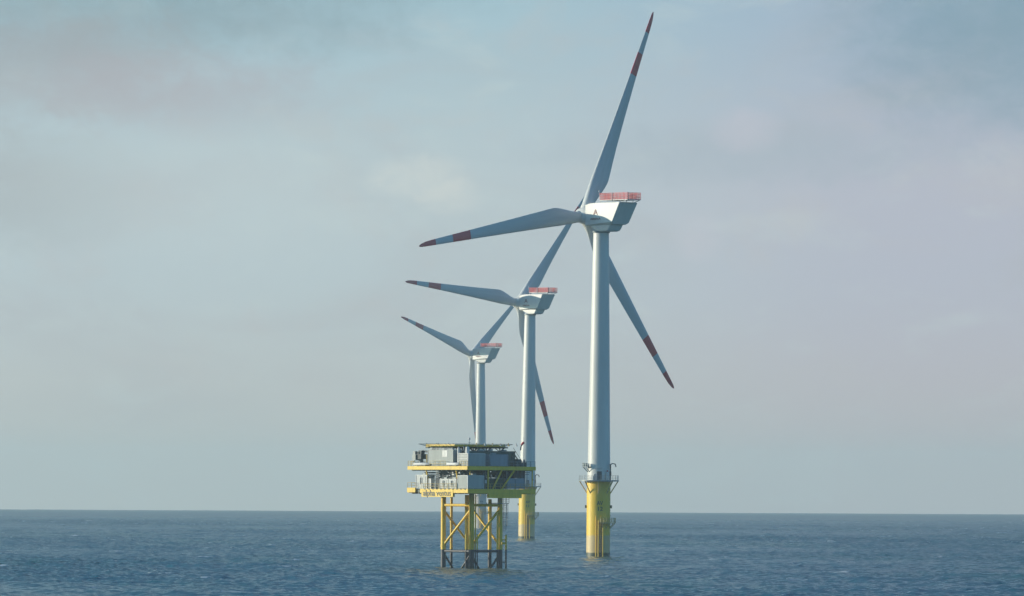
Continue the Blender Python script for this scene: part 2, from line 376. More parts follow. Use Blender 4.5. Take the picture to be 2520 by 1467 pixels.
def make_turbine(label, number):
    root = thing('wind_turbine', label, 'wind turbine', group='offshore wind turbines in a row')
    c2 = -YAW - math.pi / 2                                   # bearing of the viewer's side in turbine axes
    def pol(a, r, z): return (r * math.cos(a), r * math.sin(a), z)
    # foundation pile
    mb = MB(); mb.lathe([(3.12, -6), (3.12, 19.55), (3.22, 19.55), (3.22, 19.75), (0.0, 19.75)], 56); pile = mb.build('foundation', M['pile'], root)
    for z in (7.2, 13.2): pass
    # bumpers (anode brackets) either side
    for a in (c2 - 1.62, c2 + 1.55):
        p, q = Vector(pol(a, 3.0, 13.1)), Vector(pol(a, 3.55, 13.1)); mb = MB(); mb.tube(p, q, 0.42, n=10); mb.build('bumper', M['olive'], pile)
    # boat landing: two fender tubes with ladder, facing the viewer
    la = c2 + 0.16; mb = MB()
    e = Vector((-math.sin(la), math.cos(la), 0)); ctr = Vector(pol(la, 3.75, 0))
    for sgn in (-.62, .62):
        mb.tube(ctr + e * sgn + Vector((0, 0, -3)), ctr + e * sgn + Vector((0, 0, 9.6 if sgn < 0 else 7.6)), 0.13, n=10)
        for z in (0.8, 3.2, 6.6): mb.tube(ctr + e * sgn + Vector((0, 0, z)), Vector(pol(la, 3.0, z)) + e * sgn, 0.09, n=6)
    mb.tube(Vector(pol(la - .36, 3.28, -3)), Vector(pol(la - .36, 3.28, 10.6)), 0.13, n=10)
    mb.tube(Vector(pol(la + .02, 3.28, 8)), Vector(pol(la + .02, 3.28, 10.6)), 0.08, n=6)
    mb.build('boat_landing', M['yellow'], pile)
    mb = MB(); inn = Vector(pol(la, 3.4, 0)); mb.ladder(inn + Vector((0, 0, -2)), inn + Vector((0, 0, 9.2)), e, 0.7, 0.09, 0.42); mb.build('ladder', M['rust'], pile)
    # intermediate rest platform
    mb = MB(); a0, a1 = la - .05, la + 1.62
    mb.lathe([(3.1, 8.75), (4.55, 8.75), (4.55, 8.95), (3.1, 8.95), (3.1, 8.75)], 14, a0=a0, a1=a1); 
    for k in range(4):
        a = a0 + (a1 - a0) * (k + .4) / 4; mb.tube(pol(a, 3.1, 7.4), pol(a, 4.4, 8.75), 0.09, n=6)
    mb.build('rest_platform', M['tan'], pile)
    mb = MB(); mb.rail([pol(a0 + (a1 - a0) * k / 9, 4.5, 8.95) for k in range(10)], 1.2, 0.07, 0.75, (.4, .8)); mb.build('railing', M['tan'], pile)
    # number
    for txt, z, size in (('AV', 14.0, 1.5), (number, 12.5, 1.5)):
        vs, fs = text_mesh(txt, size, 1.55 if txt == 'AV' else 1.25, 0.015, 0.02)
        mb = MB(); mb.add([pol(c2 + 0.10 + v.x / 3.14, 3.15 - v.y, z + v.z) for v in vs], fs); mb.build('lettering', M['black'], pile, 10)
    # main platform
    mb = MB(); mb.lathe([(3.0, 19.76), (5.3, 19.76), (5.3, 20.12), (3.0, 20.12), (3.0, 19.76)], 40); plat = mb.build('access_platform', M['steel'], root)
    mb = MB(); pts = [pol(2 * math.pi * k / 28, 5.22, 20.12) for k in range(28)]; mb.rail(pts, 1.2, 0.035, 1.2, (.4, .8), closed=True); mb.build('railing', M['steel'], plat)
    for k in range(8):
        a = c2 + math.pi / 8 + k * math.pi / 4 + 0.36; mb = MB(); mb.tube(pol(a, 3.05, 16.6), pol(a, 5.05, 19.78), 0.14, n=8); mb.box(0, 0.001, 0, .001, 0, .001) if False else None
        mb.build('bracket', M['tan'], plat)
    # tower
    mb = MB(); prof = [(3.02, 19.9), (3.02, 20.3)]
    for k in range(1, 8): z = 20.3 + (85.7 - 20.3) * k / 7; rr = 3.02 + (2.05 - 3.02) * (z - 20.3) / 65.4; prof += [(rr + .012, z - .14), (rr + .012, z)] if k < 7 else [(rr, z)]
    tower = mb.lathe(prof, 64).build('tower', M['white'], root, 60)
    # equipment round the tower foot
    mb = MB(); a0, a1 = c2 - 1.75, c2 - .75
    mb.lathe([(2.96, 23.5), (4.35, 23.5), (4.35, 23.62), (2.96, 23.62)], 10, a0=a0, a1=a1)
    mb.rail([pol(a0 + (a1 - a0) * k / 5, 4.3, 23.6) for k in range(6)], 1.0, 0.05, 0.9, (.5,))
    for k in range(3):
        a = a0 + (a1 - a0) * (k + .3) / 3; mb.tube(pol(a, 2.95, 22.2), pol(a, 4.2, 23.5), 0.1, n=6); mb.tube(pol(a, 4.0, 23.6), pol(a, 4.0, 24.5), 0.32, n=8)
    mb.build('upper_gantry', M['steel'], tower)
    mb = MB(); a = c2 + 1.0; mb.tube(pol(a, 3.6, 20.1), pol(a, 3.6, 24.3), 0.16, n=8); mb.path([pol(a, 3.6, 24.2), pol(a + .25, 3.75, 24.5), pol(a + .55, 4.3, 24.35), pol(a + .62, 4.5, 23.6)], 0.14); mb.tube(pol(a, 3.6, 21.2), pol(a, 3.6, 22.4), 0.24, n=8)
    mb.build('davit_crane', M['dark'], tower)
    mb = MB(); a = c2 + .72; mb.tube(pol(a, 3.55, 20.13), pol(a, 3.55, 21.9), 0.42, n=12); mb.tube(pol(a, 3.55, 21.9), pol(a, 3.55, 22.15), 0.30, .1, n=12); mb.build('white_tank', M['pale'], tower)
    mb = MB(); a = c2 + .68; mb.tube(pol(a, 3.5, 22.3), pol(a, 3.5, 22.7), 0.16, n=8); mb.build('warning_light', M['red'], tower)
    mb = MB(); a = c2 + .03; e2 = Vector((-math.sin(a), math.cos(a), 0)); f = Vector((math.cos(a), math.sin(a), 0))
    def slab(mb, w2, z0, z1, r0, r1):
        mb.add([f * r + e2 * s + Vector((0, 0, z)) for z in (z0, z1) for r, s in ((r0, -w2), (r1, -w2), (r1, w2), (r0, w2))], [(0, 1, 2, 3), (4, 7, 6, 5), (0, 4, 5, 1), (1, 5, 6, 2), (2, 6, 7, 3), (3, 7, 4, 0)])
    slab(mb, .62, 20.2, 22.4, 2.7, 3.09); mb.build('door', M['dark'], tower)
    mb = MB(); slab(mb, .75, 23.15, 23.35, 2.8, 3.22); mb.build('lamp_strip', M['pale'], tower)
    mb = MB(); a = c2 - .48
    for k in range(4): mb.tube(pol(a + k * .1, 3.15, 20.1), pol(a + k * .1, 3.15, 21.2 + .5 * (k % 2)), 0.17, n=8)
    mb.build('switch_cabinet', M['bluegrey'], tower)
    # nacelle (local z measured from hub height 90)
    H = 90.0
    def sec(x, hw, top, bot, hb, blo): return x, hw, top, bot, hb, blo
    mb = MB(); rings = []
    #            x_top  x_bot  hw_top hw_bot top   bot
    for xt, xb, ht, hb, zt, zb in ((-4.0, -4.0, 2.0, 1.95, 2.35, -2.25), (-3.7, -3.7, 2.35, 2.3, 2.75, -2.6), (-1.2, -1.2, 2.85, 2.85, 3.1, -2.55), (2.5, 2.5, 3.15, 3.1, 3.15, -2.3), (10.2, 7.2, 3.25, 3.15, 3.15, -2.1), (10.4, 7.35, 3.15, 3.05, 3.05, -2.0)):
        ring = []
        ch = 0.14; q = [(ht, zt - ch), (ht - ch, zt), (-ht + ch, zt), (-ht, zt - ch), (-hb, zb), (-hb + .9, zb - .55), (hb - .9, zb - .55), (hb, zb)]
        for y, z in q:
            f_ = (z - zb) / (zt - zb); ring.append((xb + (xt - xb) * f_, y, H + z))
        rings.append(ring)
    mb.loft(rings); nac = mb.build('nacelle', M['white'], root, 12)
    mb = MB(); rings = []
    for z, xf, xr, hw in ((-2.75, -3.2, 6.1, 2.3), (-3.3, -2.3, 5.75, 2.3), (-4.15, -0.2, 5.1, 2.25), (-4.4, 0.5, 4.2, 2.1)):
        rings.append([(xr, hw - .3, H + z), (xr - .4, hw, H + z), (xf + 1.2, hw, H + z), (xf, hw * .55, H + z), (xf, -hw * .55, H + z), (xf + 1.2, -hw, H + z), (xr - .4, -hw, H + z), (xr, -hw + .3, H + z)])
    mb.loft(rings[::-1]); mb.build('yaw_housing', M['white'], nac, 25)
    mb = MB(); mb.lathe([(2.08, 85.2), (2.3, 85.3), (2.3, 85.75), (2.0, 85.75)], 40); mb.build('yaw_ring', M['steel'], nac)
    # markings on the side towards the viewer and on the other side
    for sy in (-1, 1):
        vs, fs = text_mesh('A', 2.2, 1.75, 0.02, 0.0)
        mb = MB(); mb.add([(-sy * v.x * 1.0 + 0.95, sy * 3.075 + v.y * -sy * -1 * 0 + sy * 0.03 * (1 if True else 0) + (0.0 if v.y > 0 else sy * .02), H + .55 + v.z) for v in vs], fs); mb.build('logo', M['redtxt'], nac, 10)
        vs, fs = text_mesh('AREVA', 0.85, 4.0, 0.02, 0.01)
        mb = MB(); mb.add([(-sy * v.x + 1.0, sy * 3.10 + (0.0 if v.y > 0 else sy * .03), H - 1.15 + v.z) for v in vs], fs); mb.build('lettering', M['redtxt'], nac, 10)
    # helicopter hoist deck with red mesh baskets
    mb = MB(); mb.box(1.9, 12.4, -2.45, 2.45, H + 3.68, H + 3.82)
    for x in (2.1, 4.6, 7.1, 9.6): 
        for y in (-2.3, 2.3): mb.tube((x, y, H + 2.9), (x, y, H + 3.7), 0.09, n=6)
    mb.tube((9.6, -2.3, H + 3.0), (12.1, -2.3, H + 3.68), .09, n=6); mb.tube((9.6, 2.3, H + 3.0), (12.1, 2.3, H + 3.68), .09, n=6)
    deck = mb.build('hoist_deck', M['pale'], nac)
    def basket(pts, skip=0.0):
        mb = MB()
        for a, b2 in zip(pts[:-1], pts[1:]):
            a, b2 = Vector(a), Vector(b2); L = (b2 - a).length; k = int(L / 0.36)
            for i in range(k + 1):
                p = a.lerp(b2, i / k); mb.tube(p, p + Vector((0, 0, 1.85 if i % 4 == 0 else 1.72)), 0.045 if i % 4 else .085, n=4)
            for hh in (0.12, .55, .95, 1.4, 1.78): mb.tube(a + Vector((0, 0, hh)), b2 + Vector((0, 0, hh)), 0.055, n=4)
            d = (b2 - a).normalized(); nn = Vector((-d.y, d.x, 0)) * .015
            mb.add([a + nn, b2 + nn, b2 + nn + Vector((0, 0, .85)), a + nn + Vector((0, 0, .85))], [(0, 1, 2, 3)]) if False else None
        return mb
    z0 = H + 3.83
    basket([(7.0, -2.4, z0), (1.95, -2.4, z0), (1.95, 2.4, z0), (7.0, 2.4, z0)]).build('red_basket', M['red'], deck)
    basket([(7.3, 2.4, z0), (12.35, 2.4, z0), (12.35, -2.4, z0), (7.3, -2.4, z0)]).build('red_basket', M['red'], deck)
    mb = MB(); mb.tube((6.6, -2.52, H + 3.0), (6.6, -2.52, H + 5.75), .08, n=6); mb.build('weather_mast', M['pale'], deck)
    mb = MB(); mb.tube((1.9, -2.4, z0), (1.7, -2.5, z0 + 2.2), .07, n=6); mb.tube((1.6, -2.5, z0 + 2.15), (1.85, -2.5, z0 + 2.5), .15, n=6)
    mb.build('weather_mast', M['pale'], deck)
    # rotor
    hub = MB(); prof = []
    rings = []
    for x, r in ((2.75, 1.95), (2.2, 2.25), (1.0, 2.3), (-.6, 2.2), (-1.6, 1.85), (-2.4, 1.25), (-2.85, .6), (-2.95, .1)):
        rings.append([(x, r * math.cos(2 * math.pi * i / 40), r * math.sin(2 * math.pi * i / 40)) for i in range(40)])
    hub.loft(rings)
    for k in range(3):
        a = 2 * math.pi * k / 3; d = Vector((0, -math.sin(a), math.cos(a))); hub.tube(d * .6, d * 2.5, 1.62, 1.54, n=32)
    ho = hub.build('hub', M['white'], root); ho.location = (-6.7, 0, H)
    bm_ = None
    for k in range(3):
        if bm_ is None:
            bo = blade_mesh().build('blade', M['blade'], ho, 50); bm_ = bo.data
        else: bo = link('blade', bm_, ho)
        bo.rotation_euler = (2 * math.pi * k / 3, 0, 0)
    return root

def children(o): return [c for c in bpy.data.objects if c.parent == o]
def copy_tree(o, parent=None):
    c = o.copy(); col.objects.link(c); c.parent = parent
    if parent is not None: c.matrix_parent_inverse = o.matrix_parent_inverse.copy()
    for ch in children(o): copy_tree(ch, c)
    return c
def place(t, x, y, lean, phi, yaw):
    t.matrix_world = Matrix.Translation((x, y, -(x * x + y * y) / (2 * EARTH))) @ Matrix.Rotation(lean, 4, 'Y') @ Matrix.Rotation(R_(yaw), 4, 'Z')
    for c in children(t):
        if c.name.startswith('hub'): c.rotation_euler = (R_(phi - 90), R_(4.87), 0)

t1 = make_turbine('nearest and tallest white wind turbine, on a yellow pile numbered AV 12', '12')
t2 = copy_tree(t1)
t2['label'] = 'middle white wind turbine of the three, its yellow pile half hidden behind the platform'
t3 = copy_tree(t1)
t3['label'] = 'farthest and smallest white wind turbine, its tower rising behind the helideck and its pile pale'
for tt in (t2, t3):                                           # each carries its own number; the farthest pile is bleached pale
    for c in children(tt):
        if c.name.startswith('foundation'):
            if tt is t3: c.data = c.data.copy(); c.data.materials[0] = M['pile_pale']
            for k in children(c):
                if k.name.startswith('lettering') and k.matrix_basis.translation.length < 1e-6 and min(v.co.z for v in k.data.vertices) < 12.6:
                    vs, fs = text_mesh('11' if tt is t2 else '10', 1.5, 1.0, 0.015, 0.02); c2 = -YAW - math.pi / 2
                    mb = MB(); mb.add([((3.15 - v.y) * math.cos(c2 + .1 + v.x / 3.14), (3.15 - v.y) * math.sin(c2 + .1 + v.x / 3.14), 12.5 + v.z) for v in vs], fs)
                    n = mb.build('lettering', M['black'], c, 10); bpy.data.objects.remove(k)
place(t1, 23.0, 1802, 0.0052, 69.76, -47.1)
place(t2, 5.94, 2606, 0.0115, 53.9, -47.5)
place(t3, -15.8, 3530, -0.001, 41.84, -41.4)

# ------------------------------------------------------------------ transformer platform
# local frame: origin on the sea under the near deck corner, x along the shaded face (right-away), y along the sunlit face (left-away)
PLAT = Vector((-9.19, 1455, -0.14)); PROT = R_(45)
def at_deck(name, label, cat, x, y, z, group=None):
    """thing standing at local platform coordinates; its own axes follow the platform"""
    o = thing(name, label, cat, group=group); q = Matrix.Translation(PLAT) @ Matrix.Rotation(PROT, 4, 'Z') @ Matrix.Translation((x, y, z)); o.matrix_world = q; return o
P = thing('transformer_platform', 'yellow legged offshore transformer platform with stacked decks in front of the turbines', 'offshore platform', PLAT, rotz=PROT)
DW, DD = 20.5, 18.5
# jacket
JX, JY, JL = 6.2, 5.1, 8.6
N_, L_, Rr, F_ = (JX, JY), (JX, JY + JL), (JX + JL, JY), (JX + JL, JY + JL)
for c in (N_, L_, Rr, F_):
    mb = MB(); mb.tube((c[0], c[1], -6), (c[0], c[1], 16.1), 0.54, n=24)
    for z in (4.6, 12.6): mb.tube((c[0], c[1], z), (c[0], c[1], z + .5), 0.60, n=24)
    mb.build('jacket_leg', M['jacket'], P)
def brace(a, za, b, zb, r=0.27):
    mb = MB(); mb.tube((a[0], a[1], za), (b[0], b[1], zb), r, n=16); mb.build('brace', M['jacket'], P)
for a, b in ((N_, L_), (N_, Rr), (L_, F_), (Rr, F_)):
    brace(a, 13.6, b, 13.6, 0.30); brace(a, 3.75, b, 3.75, 0.27)
brace(L_, 4.9, N_, 12.9, .27); brace(L_, 12.6, F_, 4.6, .25); brace(N_, 4.9, Rr, 12.9, .27); brace(F_, 12.9, Rr, 4.9, .25)
mid = lambda a, b, k=.5: (a[0] + (b[0] - a[0]) * k, a[1] + (b[1] - a[1]) * k)
brace(N_, 3.4, mid(N_, L_, .42), -.6, .2); brace(L_, 3.4, mid(L_, F_, .40), -.6, .22); brace(N_, 3.0, mid(N_, Rr, .32), -.6, .22); brace(Rr, 3.2, mid(Rr, N_, .40), -.6, .24); brace(F_, 3.3, mid(F_, L_, .4), -.6, .22)
# risers, caissons and cable tubes inside and beside the jacket
for x, y, z, r in ((8.8, 13.9, 15.6, .29), (9.6, 9.96, 15.8, .47), (13.4, 6.8, 14.9, .40), (13.9, 4.9, 11.7, .24), (5.5, 5.0, 15.9, .16), (5.75, 4.75, 15.9, .16), (7.1, 5.9, 16.0, .2), (6.9, 4.6, 15.9, .14)):
    mb = MB(); mb.tube((x, y, -6), (x, y, z), r, n=16)
    for zz in (1.5, 4.2, 7.0, 10.0, 13.0):
        if zz < z: mb.tube((x, y, zz), (x, y, zz + .14), r + .05, n=16)
    mb.build('riser', M['jacket'], P)
mb = MB()                                                      # boat landing on the near leg
for x, y in ((5.0, 5.62), (6.75, 3.89)):
    mb.tube((x, y, -3), (x, y, 7.4), .14, n=10)
    for z in (1.3, 5.7): mb.tube((x, y, z), (N_[0], N_[1], z), .11, n=8)
mb.ladder((5.7, 4.6, -2), (5.7, 4.6, 8), (1, -1, 0), .6, .06, .4); mb.build('boat_landing', M['jacket'], P)
mb = MB()                                                      # boat landing on the right leg
for x, y, z in ((16.0, 4.45, 7.3), (16.15, 4.75, 7.0)): mb.tube((x, y, -3), (x, y, z), .2 if z > 7.1 else .12, n=10)
for z in (1.4, 5.4, 6.2): mb.tube((16.0, 4.5, z), (Rr[0], Rr[1], z), .11, n=8)
mb.box(14.6, 15.3, 4.15, 4.6, 5.2, 5.7); mb.build('fender_frame', M['jacket'], P)
mb = MB()                                                      # caged ladder and landing below the deck, right leg
mb.box(13.4, 16.7, 4.3, 6.3, 13.95, 14.12)
mb.rail([(13.4, 4.3, 14.1), (16.7, 4.3, 14.1), (16.7, 6.3, 14.1)], 1.1, .05, .9, (.4, .8)); mb.build('leg_landing', M['steel'], P)
mb = MB(); mb.ladder((16.1, 5.0, 8.0), (16.1, 5.0, 13.9), (1, -1, 0), .6, .06, .35)
for k in range(6): 
    z = 9.2 + k * .9; mb.path([(15.8 + .75 * math.cos(a), 4.75 + .75 * math.sin(a), z) for a in np.linspace(0, 2 * math.pi, 13)], .045, 4)
for a in np.linspace(0, 2 * math.pi, 8)[:-1]: mb.tube((15.8 + .75 * math.cos(a), 4.75 + .75 * math.sin(a), 9.2), (15.8 + .75 * math.cos(a), 4.75 + .75 * math.sin(a), 13.9), .04, n=4)
mb.build('caged_ladder', M['steel'], P)

# lower deck
mb = MB(); mb.box(.25, DW - .2, .25, DD - .2, 16.3, 16.9); mb.box(.25, DW - .2, .25, DD - .2, 16.99, 17.05)
for k in range(9): mb.box(.3, DW - .3, 1.2 + k * 2, 1.45 + k * 2, 16.0, 16.28)
mb.build('lower_deck', M['olive'], P)
def beam(name, x0, x1, y0, y1, z0, z1, m_='yellow'):
    mb = MB(); mb.box(x0, x1, y0, y1, z0, z1); return mb.build(name, M[m_], P)
beam('deck_beam', 0, .24, 0, 14.6, 16.2, 17.07); beam('deck_beam', -.1, .24, 16.0, 18.5, 16.3, 17.3); beam('deck_beam', 0.9, 1.2, 14.62, 15.98, 16.4, 16.95)
beam('deck_beam', .24, DW, 0, .24, 16.1, 17.07); beam('deck_beam', DW - .2, DW, .26, DD, 16.2, 17.07); beam('deck_beam', .3, DW - .22, DD - .2, DD, 16.2, 17.07)
sb = beam('name_board', -.06, .5, 4.5, 14.1, 15.35, 16.19); beam('deep_beam', 6.25, 16.2, -.04, .5, 15.15, 16.09)
mb = MB(); mb.box(-.065, -.01, 4.5, 14.1, 16.2, 16.9); fas = mb.build('name_board', M['yellow'], P)
for txt, y, wd, bo in (('alpha', 11.75, 3.6, .035), ('ventus', 7.3, 4.4, .008)):
    vs, fs = text_mesh(txt, 1.75, wd, .015, bo)
    mb = MB(); mb.add([(-.10 + v.y, y - v.x, 16.12 + v.z) for v in vs], fs); mb.build('lettering', M['black'], fas, 10)
# small dark brackets along the deck edge
for k in range(11): MB().box(-.14, -.01, .8 + k * 1.22, 1.0 + k * 1.22, 16.93, 17.1).build('edge_bracket', M['olive'], P)
def railing(pts, post=1.4, mids=(.55,), m_='tan', r=.045):
    MB().rail(pts, 1.1, r, post, mids).build('railing', M[m_], P)
railing([(.1, 3.6, 17.08), (.1, 14.4, 17.08)]); railing([(.0, 16.1, 17.3), (.0, 18.4, 17.3), (6, 18.4, 17.1)], 1.2); railing([(5.4, .1, 17.08), (20.3, .1, 17.08), (20.3, 8, 17.08)], 1.5)
# upper deck
mb = MB(); mb.box(.25, DW - .2, .25, DD - .2, 21.3, 21.86)
for k in range(12): mb.box(.3, DW - .3, .8 + k * 1.5, 1.0 + k * 1.5, 20.95, 21.28)
mb.build('upper_deck', M['olive'], P)
beam('deck_beam', 0, .24, 0.2, DD, 21.15, 21.92); beam('deck_beam', .24, DW, 0, .24, 21.1, 21.92); beam('deck_beam', DW - .2, DW, .26, DD, 21.15, 21.9); beam('deck_beam', .3, DW - .22, DD - .2, DD, 21.15, 21.9)
railing([(.1, .2, 21.92), (.1, 2.6, 21.92)], 1.0); railing([(.1, 7, 21.92), (.1, 11.7, 21.92)]); railing([(.1, 16.8, 21.92), (.1, 18.4, 21.92), (8, 18.4, 21.92)], 1.0, (.3, .6, .85), r=.05)
railing([(5.5, .1, 21.92), (7, .1, 21.92)], 1.0, m_='steel'); railing([(12.5, .1, 21.92), (20.4, .1, 21.92), (20.4, 12, 21.92)], 1.4, (.4, .8), 'steel')
# posts and raking struts between the decks
for p, q, r in (((.9, 13.7, 21.1), (.9, 12.0, 17.07), .16), ((.9, 4.5, 21.1), (.9, 3.5, 17.07), .16), ((6.4, .35, 17.07), (6.4, .35, 21.1), .2), ((10.6, .45, 21.1), (7.9, .45, 17.1), .2), ((14.4, .45, 21.1), (10.6, .45, 17.1), .2),
                ((20.0, .6, 17.07), (20.0, .6, 21.1), .14), ((20.0, 18.0, 17.07), (20.0, 18.0, 21.1), .14), ((6.2, 5.1, 17.07), (6.2, 5.1, 21.1), .3), ((6.2, 13.7, 17.07), (6.2, 13.7, 21.1), .3), ((14.8, 5.1, 17.07), (14.8, 5.1, 21.1), .3), ((14.8, 13.7, 17.07), (14.8, 13.7, 21.1), .3), ((2.2, 1.6, 19.95), (2.2, 1.6, 21.1), .12)):
    mb = MB(); mb.tube(p, q, r, n=12); mb.build('deck_post', M['yellow'], P)
# cable trays and pipes hung under the upper deck
mb = MB()
for k in range(7):
    y = 2.2 + k * 2.1; z = 20.15 + .12 * (k % 3); mb.box(1.2, 19.4, y, y + .5, z, z + .12)
for k in range(6):
    x = 2.2 + k * 2.9; z = 19.75 + .15 * (k % 2); mb.box(x, x + .45, .9, 16.8, z, z + .12); mb.tube((x + 1, 1.1, 20.6), (x + 1, 16.5, 20.6), .1, n=8)
for k in range(16):
    x, y = random.uniform(1.5, 19), random.uniform(1.5, 16); mb.tube((x, y, 19.6), (x, y, 21.0), .05, n=5)
mb.build('cable_tray', M['dark'], P)
rnd = random.Random(4)
for k in range(34):
    y = 3.6 + rnd.random() * 8.6; x = 1.5 + rnd.random() * .8; z = 18.6 + rnd.random() * 1.9; s_ = .12 + rnd.random() * .16
    if k % 3: MB().box(x, x + s_, y, y + s_ * 2.2, z, z + s_ * 1.5).build('junction_box', M['pale' if k % 2 else 'bluegrey'], P)
    else: MB().path([(x, y, z - .4), (x, y, z + .9), (x, y - .9, z + .9)], .09, 6).build('pipe', M['steel'], P)
for k in range(14):
    x = 2.0 + rnd.random() * 16; y = .9 + rnd.random() * 5; h = .5 + rnd.random() * 1.3; w_ = .4 + rnd.random() * .9
    MB().box(x, x + w_, y, y + w_, 21.0 - h, 21.0).build('cable_box', M['dark'], P)
for x, y, z, a, b_, h in ((1.2, 6.0, 25.5, .5, .9, .3), (1.0, 8.3, 25.5, .8, .5, .22), (1.4, 10.9, 25.5, .5, 1.1, .35), (.9, 12.0, 25.5, .4, .4, .4), (.8, 4.5, 19.22, .6, .8, .35), (.8, 7.2, 19.22, .6, .9, .3), (1.0, 14.0, 20.07, .7, .9, .35), (2.6, 1.0, 19.97, .9, .9, .4),
                          (3.9, 4.2, 25.24, .8, .8, .35), (7.2, 4.0, 25.24, 1.4, .7, .3), (10.6, 3.9, 25.24, .7, .7, .4), (14.4, 4.0, 25.24, 1.2, .6, .3), (8.2, .8, 24.5, 1.1, .8, .35)):
    MB().box(x, x + a, y, y + b_, z, z + h).build('air_handler', M['steel'], P)
for x, y0_, y1_, z in ((.95, 5.6, 12.4, 25.75), (1.5, 5.6, 12.4, 25.62)): MB().tube((x, y0_, z), (x, y1_, z), .07, n=6).build('pipe', M['pale'], P)
MB().ladder((.5, 9.9, 17.1), (.5, 9.9, 21.2), (0, 1, 0), .7, .06, .4).build('ladder', M['pale'], P)
MB().ladder((.5, 10.7, 17.1), (.5, 10.7, 19.4), (0, 1, 0), .6, .05, .4).build('ladder', M['steel'], P)
for x, z0_, z1_ in ((5.6, 17.1, 19.8), (6.05, 17.1, 20.9), (12.35, 17.1, 20.9), (17.9, 17.1, 20.6), (18.5, 17.1, 20.9)): MB().tube((x, .7, z0_), (x, .7, z1_), .09, n=6).build('pipe', M['steel'], P)
for z, x0_, x1_ in ((20.2, 12.0, 19.5), (20.6, 13.0, 19.8), (19.9, 12.4, 17.0)): MB().box(x0_, x1_, 1.1, 1.5, z, z + .12).build('cable_tray', M['dark'], P)
MB().box(5.15, 5.6, -.02, .0, 18.3, 19.0).build('notice_board', M['pale'], P)
# helideck
hx0, hx1, hy0, hy1 = 1.5, 19.8, 5.6, 18.6
oct_ = [(hx0 + .0, hy0), (hx1 - 4, hy0), (hx1, hy0 + 3), (hx1, hy1 - 4), (hx1 - 4, hy1), (hx0 + 3.5, hy1 - .6), (hx0, hy1 - 4.4)]
mb = MB(); mb.prism(oct_, 26.15, 26.62); hd = mb.build('helideck', M['yellow'], P)
mb = MB()
cx, cy = sum(p[0] for p in oct_) / 7, sum(p[1] for p in oct_) / 7
o2 = [(cx + (x - cx) * 1.19, cy + (y - cy) * 1.19) for x, y in oct_]
for i in range(7):
    a, b2 = Vector((*oct_[i], 26.3)), Vector((*oct_[(i + 1) % 7], 26.3)); c, d = Vector((*o2[i], 26.72)), Vector((*o2[(i + 1) % 7], 26.72))
    mb.tube(c, d, .04, n=5); mb.tube(a.lerp(c, .5), b2.lerp(d, .5), .02, n=4)
    k = max(2, int((b2 - a).length / 1.0))
    for j in range(k): mb.tube(a.lerp(b2, j / k), c.lerp(d, j / k), .03, n=4)
mb.build('safety_net', M['steel'], hd)
mb = MB()
for y in (7.0, 10.5, 14.5): mb.box(2.2, 19, y, y + .22, 25.85, 26.14)
for x in (4.5, 8.5, 12.5, 16.5): mb.box(x, x + .2, 6.0, 17.6, 25.8, 26.14)
for x, y in ((4.6, 7.1), (8.6, 7.1), (12.6, 7.1), (16.6, 7.1), (4.6, 14.6), (12.6, 14.6), (16.6, 14.6)):
    mb.tube((x, y, 24.9), (x, y, 25.9), .13, n=8)
    for sx in (-1.5, 1.5): mb.tube((x, y, 25.1), (x + sx, y, 25.9), .09, n=6)
    mb.tube((x, y, 25.1), (x, y - 1.2, 25.9), .09, n=6)
mb.build('support_truss', M['olive'], hd)
for k in range(6):
    x = 7.5 + k * 2.4
    mb = MB(); mb.tube((x, 5.0, 26.62), (x, 5.0, 26.95), .13, n=8); mb.box(x - .16, x + .16, 4.75, 5.05, 26.3, 26.6); mb.build('deck_lamp', M['pale'] if k % 2 else M['tan'], hd)
for y in (7.2, 10.4, 10.9, 13.9): 
    mb = MB(); mb.tube((1.3, y, 26.62), (1.3, y, 26.9), .09, n=6); mb.build('deck_lamp', M['dark'], hd)
# big dark machinery house under the helideck
mb = MB(); mb.box(3.6, 17.6, 3.4, 15.5, 21.87, 25.0); mb.box(3.5, 17.7, 3.3, 15.6, 25.0, 25.22); mh = mb.build('machinery_house', M['olive'], P)
mb = MB()
for x in (5.9, 6.6, 13.0, 14.8, 16.4): mb.box(x, x + .35, 3.33, 3.4, 22.2, 24.6)
mb.build('louvre', M['dark'], mh)
# inner equipment hall on the lower deck; dark upper block added to shade the struts
mb = MB(); mb.box(2.6, 9.0, 3.8, 12.6, 17.06, 19.5); mb.box(9.0, 12.0, 4.2, 9, 17.06, 19.3); mb.box(2.8, 11.0, 4.3, 12, 19.51, 20.9); mb.build('equipment_hall', M['dark'], P)

# things standing on the decks
def container(label, x, y, z, wx, wy, h, mname, group=None, name='container', doors=True, roof='pale'):
    o = at_deck(name, label, 'container' if name != 'cabinet' else 'cabinet', x, y, z, group)
    mb = MB(); mb.box(0, wx, 0, wy, .08, h - .12); body = mb.build('body', M[mname], o)
    mb = MB(); mb.box(-.04, wx + .04, -.04, wy + .04, h - .12, h); mb.build('roof', M[roof], o)
    mb = MB()
    for px, py in ((0, 0), (wx, 0), (0, wy), (wx, wy)): mb.box(px - .06, px + .06, py - .06, py + .06, 0, h - .12)
    mb.build('corner_post', M[roof if roof != 'pale' else 'pale'], o)
    if doors:
        mb = MB(); yy = wy * .5
        for k in (-1, 1):
            mb.box(-.05, -.005, yy + k * wy * .22 - wy * .18, yy + k * wy * .22 + wy * .18, .25, h - .3)
        d = mb.build('door', M['clad_white'] if mname != 'grey' else M['grey'], o)
        mb = MB()
        for k in (-1, 1): mb.box(-.12, -.05, yy + k * .25 - .04, yy + k * .25 + .04, h * .35, h * .8)
        mb.build('handle', M['dark'], d)
    return o
z1, z2 = 17.06, 21.93
